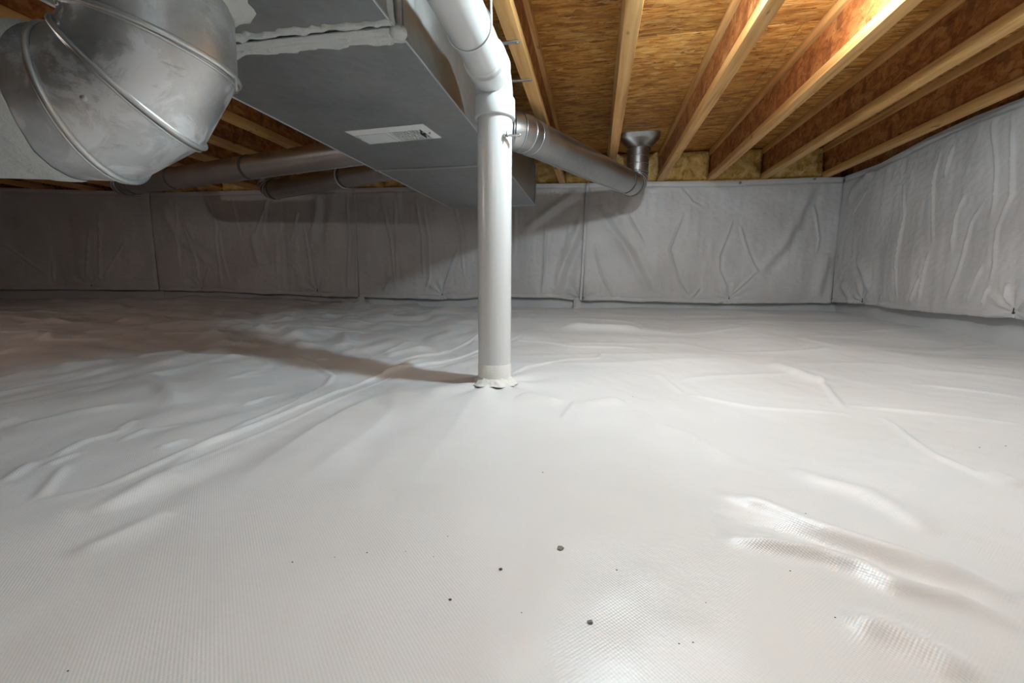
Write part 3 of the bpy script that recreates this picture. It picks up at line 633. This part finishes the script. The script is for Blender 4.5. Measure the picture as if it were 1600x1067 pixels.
rl(MB().box(-A_ + .021, -.007, -B_ + .030, -B_ + .033, .004, .0088)).build('vane_rail', 'vent_white', reg, smooth=False)
for q in range(9):                              # open half: narrow vanes on edge
    a = .008 + q * .0118; m_ = MB().bbox(a, a + .0034, -B_ + .025, B_ - .025, .002, .0075, .0006); rl(m_).build('vane', 'vent_white', reg)
for b in (-.014, .014): rl(MB().bbox(.005, A_ - .022, b - .0013, b + .0013, .004, .0092, .0005)).build('cross_bar', 'vent_white', reg)
rl(MB().bbox(A_ - .034, A_ - .030, -.020, .020, .006, .014, .001)).build('lever', 'vent_dark', reg)
for a in (-A_ + .010, A_ - .010): 
    rl(MB().sweep([(a, 0, .003), (a, 0, .0085), (a, 0, .0095)], [.0035, .0035, .002], 10)).build('screw', 'bolt_metal', rfr)

# ------------------------------------------------------------------ big round galvanized elbow dropping from the duct
G_ = dict(Yc=.635, r=.116, rho=.143, xp=-.883, hp=.430, psi=.338)
def elp(rad, a, y):
    lx, lz = rad * math.cos(a), -rad * math.sin(a); c, s = math.cos(G_['psi']), math.sin(G_['psi'])
    return np.array((G_['xp'] + lx * c - y * s, G_['Yc'] + lx * s + y * c, G_['hp'] + lz))
def ell(lx, rad, y):    # point on the level leg
    c, s = math.cos(G_['psi']), math.sin(G_['psi']); return np.array((G_['xp'] + lx * c - y * s, G_['Yc'] + lx * s + y * c, G_['hp'] - rad))
NR = 64
def el_ring(kind, val, r):
    out = []
    for k in range(NR):
        t = 2 * math.pi * k / NR; q = G_['rho'] + r * math.cos(t); y = r * math.sin(t)
        if kind == 'a': out.append(elp(q / math.cos(.26), val, y))
        elif kind == 'v':
            p_ = elp(q, 0, y); p_[2] = val; out.append(p_)
        else: out.append(ell(val, q, y))
    return out
rd = empty('round_duct', (-.80, .65, .17), 'large round galvanized duct elbow with raised seams at upper left', 'duct')
r = G_['r']; ANG = [.283, .803, 1.303]
def gore(name, rings, par, mat='galvanized'):
    """sheet between the given rings, finely subdivided so the metal can dent"""
    mb = MB(); V = []; m_ = len(rings)
    for R in rings: V += R
    mb.add(V, [(i * NR + k, (i + 1) * NR + k, (i + 1) * NR + (k + 1) % NR, i * NR + (k + 1) % NR) for i in range(m_ - 1) for k in range(NR)])
    return mb.build(name, mat, par, angle=60)
def between(Ra, Rb, n=10): return [[np.array(a) * (1 - t) + np.array(b) * t for a, b in zip(Ra, Rb)] for t in np.linspace(0, 1, n)]
R_top = el_ring('v', DZ0 - .0005, r); R3 = el_ring('a', ANG[0], r); R2_ = el_ring('a', ANG[1], r); R1 = el_ring('a', ANG[2], r)
R0 = el_ring('h', -.055, r * 1.0); Rl = el_ring('h', -1.6, r * 1.0)
for a, b in ((R_top, R3), (R3, R2_), (R2_, R1), (R1, R0)): gore('gore', between(a, b), rd)
gore('straight_pipe', between(R0, Rl, 24), rd)
def bead(ring, rad, name='seam_bead', mat='galvanized_bead'):
    P = np.array(ring); mb = MB(); c = P.mean(0); n = len(P); V = []; m_ = 10
    nrm = np.cross(P[n // 4] - c, P[0] - c); nrm /= np.linalg.norm(nrm)
    for p_ in P:
        d = (p_ - c); d /= np.linalg.norm(d)
        for k in range(m_): 
            q = 2 * math.pi * k / m_; V.append(p_ + d * rad * .85 * math.cos(q) + nrm * rad * math.sin(q))
    F = [(i * m_ + k, i * m_ + (k + 1) % m_, ((i + 1) % n) * m_ + (k + 1) % m_, ((i + 1) % n) * m_ + k) for i in range(n) for k in range(m_)]
    mb.add(V, F); return mb.build(name, mat, rd, angle=0)
for k, a in enumerate(ANG):
    bead(el_ring('a', a, r + .002), .0048); bead(el_ring('a', a + .035, r + .001), .0022)
# brushed mastic round the joint of the last gore and the level pipe, and the collar at the duct
def mastic_sleeve(kind, v0, v1, th, seed, wav):
    rings = []
    for i, v in enumerate(np.linspace(v0, v1, 12)):
        e = min(1, 3.5 * min(i, 11 - i) / 11); rr = []
        for k in range(NR):
            t = 2 * math.pi * k / NR; ww = .30 * float(noise(k / 4.0, seed, seed)) + .15 * float(noise(k / 1.3, seed, seed + 1)); vv = v + wav * ww * (abs(i - 5.5) / 5.5)
            rad = r + .0008 + th * e * (1 + .4 * float(noise(k / 2.0, i / 2.0, seed + 2))); q = G_['rho'] + rad * math.cos(t); y = rad * math.sin(t)
            if kind == 'h': rr.append(ell(vv, q, y))
            else: p_ = elp(q, 0, y); p_[2] = vv; rr.append(p_)
        rings.append(rr)
    return gore('mastic', rings, rd, 'mastic')
mastic_sleeve('h', -.008, -.060, .0030, 260, .012)
mastic_sleeve('h', -.045, -.62, .0020, 270, .012)
# collar of mastic on the duct bottom
cx, cy = elp(G_['rho'], 0, 0)[:2]; V = []; nb = 8
for k in range(NR):
    t = 2 * math.pi * k / NR; wd = .026 + .010 * float(noise(k / 3.0, 0, 280)) + .008 * float(noise(k / 1.1, 0, 281))
    for i in range(nb):
        s_ = i / (nb - 1); rr_ = r - .002 + wd * s_; h = (.022 * (1 - s_) ** 2 + .004 * (1 - s_ ** 4)) * (1 + .4 * float(noise(k / 1.7, i / 2.0, 282)))
        V.append((cx + rr_ * math.cos(t), cy + rr_ * math.sin(t), DZ0 + .0005 - h))
mk('mastic', V, [(k * nb + i, k * nb + i + 1, ((k + 1) % NR) * nb + i + 1, ((k + 1) % NR) * nb + i) for k in range(NR) for i in range(nb - 1)], 'mastic', rd, angle=0)
def on_gore(Ra, Rb, k, t): 
    a = np.array(Ra[k % NR]) * (1 - t) + np.array(Rb[k % NR]) * t; c = (np.mean(Ra, 0) * (1 - t) + np.mean(Rb, 0) * t); d = a - c; return a, d / np.linalg.norm(d)
for Ra, Rb, k, t in ((R3, R2_, 40, .25), (R3, R2_, 43, .85), (R1, R0, 44, .7), (R2_, R1, 52, .5)):
    a, d = on_gore(Ra, Rb, k, t); MB().sweep([a - d * .001, a + d * .0015, a + d * .0025], [.0045, .0045, .002], 10).build('rivet', 'galvanized_bead', rd)
# drip of mastic on the outer corner
P = np.array(el_ring('a', ANG[0], r + .004)[0]); MB().sweep([P, P + (0.002, 0, -.010), P + (.001, 0, -.024)], [.003, .002, .001], 8).build('mastic_drip', 'mastic', rd)

# ------------------------------------------------------------------ branch ducts
def arc(p0, d0, d1, rad, n=12):
    """bend from direction d0 to d1 starting at p0"""
    d0 = np.array(d0, float) / np.linalg.norm(d0); d1 = np.array(d1, float) / np.linalg.norm(d1); th = math.acos(np.clip(d0 @ d1, -1, 1))
    e = d1 - d0 * (d0 @ d1); e /= np.linalg.norm(e)
    return [np.array(p0) + rad * (math.sin(t) * d0 + (1 - math.cos(t)) * e) for t in np.linspace(0, th, n)]
def boot(par, c, r_, zt, hx, hy, rot, mat):
    """flared rectangular to round boot under the subfloor"""
    n = 48; mb = MB(); V = []; ca, sa = math.cos(rot), math.sin(rot)
    prof = [(0, .100), (0, .088), (.02, .0875), (.5, .060), (.98, .033), (1, .031), (1, .003), (1.04, .002), (1.04, 0)]
    for t, dz in prof:
        for k in range(n):
            a = 2 * math.pi * k / n; cx, sx = math.cos(a), math.sin(a); ex = 5.0
            g = (abs(cx) ** ex + abs(sx) ** ex) ** (-1 / ex); q = np.array((hx * cx * g, hy * sx * g)); o_ = np.array((r_ * cx, r_ * sx))
            f = min(t, 1.0); p_ = o_ * (1 - f) + q * f * max(1, t); V.append((c[0] + p_[0] * ca - p_[1] * sa, c[1] + p_[0] * sa + p_[1] * ca, zt - dz))
    m_ = len(prof); mb.add(V, [(i * n + k, i * n + (k + 1) % n, (i + 1) * n + (k + 1) % n, (i + 1) * n + k) for i in range(m_ - 1) for k in range(n)] + [[(m_ - 1) * n + k for k in range(n)]])
    return mb.build('boot', mat, par, angle=40)
def elbow(par, p0, d0, d1, rad, r_, mat, nb=4):
    A = arc(p0, d0, d1, rad, nb * 4 + 1); e = None
    for b in range(nb):
        seg = A[b * 4:b * 4 + 5]; e = MB().sweep(seg, r_ * (1 - .004 * b), 36, cap=False).build('elbow_gore', mat, par, angle=50)
    for b in range(nb + 1):
        i = b * 4; t = A[min(i + 1, len(A) - 1)] - A[max(i - 1, 0)]; MB().torus(A[i], t, r_, .0035, 40, 6).build('seam_ring', mat, par, angle=0)
    return A[-1]
def rings(par, P, D, r_, w_, th, mat, name='tape_band'):
    D = np.array(D) / np.linalg.norm(D); P = np.array(P); return MB().sweep([P - D * w_ / 2, P - D * w_ * .45, P + D * w_ * .45, P + D * w_ / 2], [r_, r_ + th, r_ + th, r_], 40).build(name, mat, par, angle=40)
# right branch with the boot in view
rb = empty('branch_duct', (0, 2.5, .545), 'shiny round branch duct right of the white pipe, rising into a flared boot', 'duct')
a = np.array((-.300, 1.985, .622)); b = np.array((.212, 3.035, .628)); d = (b - a) / np.linalg.norm(b - a); r_ = .075
sd = np.array((1., 0, 0)); st = np.array((DX1, 1.885, .622))
V0 = a - d * .03
A0 = [st, st + sd * .02] ; q = np.array(a) 
curve = [st + sd * .0]; 
for t in np.linspace(0, 1, 9):    # adjustable takeoff turning from the duct side into the run
    p0, p1, p2 = st, st + sd * .06, a; curve.append((1 - t) ** 2 * p0 + 2 * t * (1 - t) * p1 + t * t * p2)
curve = curve[1:]
for i in range(0, 8, 2): MB().sweep(curve[i:i + 3], r_ + .001, 40, cap=False, up=(0, 0, 1)).build('takeoff_gore', 'pipe_metal', rb, angle=50)
for i in (2, 4, 6): MB().torus(curve[i], curve[i + 1] - curve[i - 1], r_ + .001, .0035, 48, 6).build('seam_ring', 'zinc', rb, angle=0)
MB().sweep([st - sd * .0, st + sd * .003], [r_ + .012, r_ + .012], 40).build('takeoff_flange', 'zinc', rb)
rp = MB().sweep([a + (b - a) * t for t in np.linspace(0, 1, 12)], r_, 48).build('pipe', 'pipe_metal', rb, angle=50)
rings(rp, a + d * .02, d, r_, .045, .002, 'silver_tape'); rings(rp, a + d * .945 * np.linalg.norm(b - a) - d * .05, d, r_, .020, .002, 'dark_tape'); rings(rp, b, d, r_, .020, .0025, 'dark_tape')
MB().sweep([a + np.array((.02, 0, 0)) * 0 + np.cross(d, (0, 0, 1)) * .0 + np.array((0, 0, -r_ - .001)) , b + np.array((0, 0, -r_ - .001))], .0022, 8).build('lock_seam', 'zinc', rp)
end = elbow(rb, b, d, (0, 0, 1), .085, r_ * .96, 'boot_metal')
bc = (end[0], end[1])
MB().sweep([end, (bc[0], bc[1], .80), (bc[0], bc[1], .860)], r_ * .93, 40, cap=False).build('riser', 'boot_metal', rb, angle=40)
for z in (.765, .81, .856): MB().torus((bc[0], bc[1], z), (0, 0, 1), r_ * .93, .003, 40, 6).build('seam_ring', 'boot_metal', rb, angle=0)
boot(rb, (bc[0] + .008, bc[1]), r_ * .93, ZS - .0006, .122, .060, .0, 'boot_metal')
# two left branches
def left_branch(label, a, b, r_, bands, n_):
    a = np.array(a, float); b = np.array(b, float); d = (b - a) / np.linalg.norm(b - a); L = np.linalg.norm(b - a)
    t_ = empty('branch_duct', ((a + b) / 2)[:2].tolist() + [a[2] - r_], label, 'duct', 'dark branch ducts on the left')
    pp = MB().sweep([a + (b - a) * t for t in np.linspace(0, 1, 10)], r_, 40).build('pipe', 'pipe_metal', t_, angle=50)
    MB().sweep([a - d * .0 , a - d * .004], [r_ + .012, r_ + .012], 40).build('takeoff_flange', 'zinc', t_)
    for s_ in bands: rings(pp, a + d * L * s_, d, r_, .020, .003, 'dark_tape')
    MB().sweep([a + np.array((0, 0, -r_ - .001)), b + np.array((0, 0, -r_ - .001))], .0022, 8).build('lock_seam', 'zinc', pp)
    e = elbow(t_, b, d, (0, 0, 1), .075, r_ * .98, 'boot_metal')
    MB().sweep([e, (e[0], e[1], .80), (e[0], e[1], .860)], r_ * .96, 36, cap=False).build('riser', 'boot_metal', t_, angle=40)
    boot(t_, (e[0], e[1]), r_ * .96, ZS - .0006, .11, .055, 0, 'boot_metal'); return t_
left_branch('long dark round duct with three black bands running left from the trunk duct', (DX0 - .004, 2.020, .622), (-3.13, 2.515, .622), .0635, (.44, .75, .945, .985), 0)
pb = left_branch('shorter dark round duct beyond the long one, nearest the back wall', (DX0 - .004, 2.315, .622), (-2.235, 2.81, .622), .0635, (.42, .985), 1)
x_, y_ = -1.52, 2.525
hw = empty('hanger_wire', (x_, y_, .68), 'thin pale strap holding the shorter dark duct up to a joist', 'strap')
MB().sweep([(x_, y_, .690), (x_ - .004, y_ + .004, .74), (x_, y_, .775)], .0028, 8).build('strap_tail', 'cord_white', hw)
MB().torus((x_, y_, .622), (-.93, .363, 0), .067, .0025, 40, 6).build('strap_loop', 'cord_white', hw, angle=0)

# ------------------------------------------------------------------ white plastic vent pipe
PX, PY, PR = -.2878, 1.25, .0482
fz = floor_at(PX, PY)
vp = empty('vent_pipe', (PX, PY, fz), 'white plastic pipe standing on the floor sheet and bending towards the camera', 'pipe')
MB().sweep([(PX, PY, z) for z in np.linspace(fz - .02, .452, 14)], PR, 64).build('riser', 'pvc', vp, angle=50)
MB().sweep([(PX, PY, z) for z in (.4425, .4435, .446, .492, .4945, .496)], [PR + .0005, PR + .0072, PR + .0084, PR + .0076, PR + .0060, PR], 64).build('coupling', 'pvc', vp, angle=40)
HZ = .548; BR = .062; z0 = HZ - BR
A = arc((PX, PY, z0), (0, 0, 1), (0, -1, 0), BR, 20)
MB().sweep([(PX, PY, .486)] + [tuple(q) for q in A] , PR + .0022, 64).build('elbow', 'pvc', vp, angle=50)
yh = PY - BR
MB().sweep([(PX, yh + .012, HZ), (PX, yh + .010, HZ), (PX, yh + .006, HZ), (PX, yh - .052, HZ), (PX, yh - .055, HZ)], [PR + .001, PR + .0062, PR + .0070, PR + .0062, PR], 64).build('hub', 'pvc', vp, angle=40)
MB().sweep([(PX, yh - .04 - t, HZ) for t in np.linspace(0, 2.3, 20)], PR, 64).build('level_run', 'pvc', vp, angle=50)
MB().torus((PX, yh - .072, HZ), (0, 1, 0), PR - .0006, .0012, 64, 6).build('primer_ring', 'pvc', vp, angle=0)
# mould mark on the coupling
MB().bbox(PX - .004, PX - .001, PY - PR - .0072, PY - PR - .005, .466, .476, .0004).build('mould_mark', 'pvc', vp)
# bead of sealant and crumpled sheet collar at the foot
V = []; n, m_ = 72, 10
for k in range(n):
    t = 2 * math.pi * k / n; wd = .020 + .010 * float(noise(k / 3.3, 0, 300)) + .006 * float(noise(k / 1.2, 0, 301))
    for i in range(m_):
        s_ = i / (m_ - 1); rr_ = PR - .001 + wd * s_; x = PX + rr_ * math.cos(t); y = PY + rr_ * math.sin(t)
        V.append((x, y, fz + (.016 + .006 * float(noise(k / 2.1, 0, 302))) * (1 - s_) ** 1.5 + .004 * float(noise(k / 1.4, i / 2.2, 303)) * (1 - s_) - .004 * s_ + .003))
mk('sealant', V, [(k * m_ + i, k * m_ + i + 1, ((k + 1) % n) * m_ + i + 1, ((k + 1) % n) * m_ + i) for k in range(n) for i in range(m_ - 1)], 'sealant', vp, angle=0)
MB().sweep([(PX, PY, fz + .004), (PX, PY, fz + .055), (PX, PY, fz + .057)], [PR + .0012, PR + .0010, PR], 64).build('sheet_wrap', 'sealant', vp, angle=40)
# metal toggle with wing nut screwed into the side of the pipe
tg = empty('toggle', (PX + PR, PY, .386), 'small zinc toggle with wing nut on the side of the white pipe', 'fastener')
ax = np.array((math.cos(-.75), math.sin(-.75), 0)); P = np.array((PX, PY, .388)) + ax * PR
MB().sweep([P - ax * .004, P + ax * .012, P + ax * .014], [.0035, .0035, .002], 12).build('bolt', 'bolt_metal', tg)
MB().sweep([P + ax * .003, P + ax * .008], [.007, .006], 6).build('nut', 'bolt_metal', tg)
sdv = np.array((0, 0, 1.))
for s_ in (-1, 1): MB().sweep([P + ax * .006, P + ax * .008 + sdv * s_ * .006, P + ax * .011 + sdv * s_ * .012], [.0028, .0022, .0012], 8, flat=.6).build('wing', 'bolt_metal', tg)
mb = MB(); q0 = P + ax * .004; dr = np.array((.97, .22, .03)); mb.sweep([q0, q0 + dr * .010, q0 + dr * .036, q0 + dr * .040], [.004, .0055, .005, .0025], 12, flat=.55); mb.build('arm', 'zinc', tg)
MB().torus(q0 + dr * .036 + np.array((0, -.002, 0)), (.2, -1, 0), .0035, .0012, 16, 6).build('eye', 'bolt_metal', tg, angle=0)
# white hanger strap carrying the level run
hs = empty('pipe_hanger', (PX, 1.0, HZ), 'thin white strap hanging the bent white pipe from the joist', 'strap')
MB().torus((PX, 1.0, HZ), (0, 1, 0), PR + .002, .0018, 48, 6).build('loop', 'cord_white', hs, angle=0)
MB().sweep([(PX + PR + .002, 1.0, HZ), (PX + PR + .001, 1.0, HZ + .06), (PX + PR - .004, 1.002, HZ + .14), (JX[n0] + fw + .003, 1.004, .765)], .0022, 8).build('tail', 'cord_white', hs)

# ------------------------------------------------------------------ bulbs
for i, L in enumerate(LAMPS):
    x, y, z = L['pos']; t_ = empty('light_bulb', (x, y, ZS), L['label'], 'lamp')
    MB().sweep([(x, y, ZS - .0005), (x, y, ZS - .012), (x, y, ZS - .02), (x, y, ZS - .022)], [.045, .045, .030, .02], 32).build('lamp_base', 'porcelain', t_)
    MB().sweep([(x, y, ZS - .02), (x, y, z + .075)], .003, 8).build('cord', 'cord_white', t_)
    so = MB().sweep([(x, y, z + .078), (x, y, z + .072), (x, y, z + .040), (x, y, z + .036)], [.010, .017, .017, .014], 24).build('socket', 'porcelain', t_)
    pr = [(.040, .012), (.030, .014), (.018, .022), (.004, .029), (-.010, .029), (-.022, .022), (-.028, .012), (-.030, .003)]
    MB().sweep([(x, y, z + h) for h, _ in pr], [q for _, q in pr], 20).build('glass', 'bulb_glow_%d' % i, so)

# ------------------------------------------------------------------ crumbs of dirt on the floor sheet
big = {0: ('crumb_grey', .0030, 'largest grey crumb on the sheet in the middle foreground'), 1: ('crumb_grey', .0021, 'flat grey crumb nearest the bottom edge, right of the brown one'), 2: ('crumb_brown', .0016, 'brown crumb left of the largest grey crumb'), 3: ('crumb_brown', .0013, 'dark crumb at the left of the bottom foreground crumbs')}
crm = np.random.default_rng(5)
ORD = ['first', 'second', 'third', 'fourth', 'fifth', 'sixth', 'seventh', 'eighth', 'ninth', 'tenth', 'eleventh', 'twelfth', 'thirteenth', 'fourteenth', 'fifteenth', 'sixteenth', 'seventeenth', 'eighteenth', 'nineteenth', 'twentieth']
def across(q):                                  # bearing of a crumb from where one looks, left to right
    v = Vector((q[0], q[1], -.31)); return v.dot(R2) / v.dot(F_)
order = sorted([i for i in range(len(CRUMBS)) if i not in big], key=lambda i: across(CRUMBS[i]))
for i, (x, y) in enumerate(CRUMBS):
    mat, s_, lab = big.get(i, ('crumb_brown', .0004 + .0004 * crm.random() + .0007 * max(0, y - .4), 'tiny dark speck of dirt on the floor sheet, ' + (ORD[order.index(i)] if i in order else '') + ' such speck from the left'))
    bm = bmesh.new(); bmesh.ops.create_icosphere(bm, subdivisions=2, radius=1.0)
    for v in bm.verts:
        v.co *= (.75 + .5 * crm.random()); v.co.x *= 1.25; v.co.z *= .62
    bm.verts.index_update(); z = floor_at(x, y)
    V = [(x + v.co.x * s_, y + v.co.y * s_, z + v.co.z * s_ + s_ * .35) for v in bm.verts]; F = [[v.index for v in f.verts] for f in bm.faces]; bm.free()
    o = mk('dirt_crumb', V, F, mat, smooth=False); tag(o, lab, 'dirt', 'crumbs of dirt on the floor sheet')
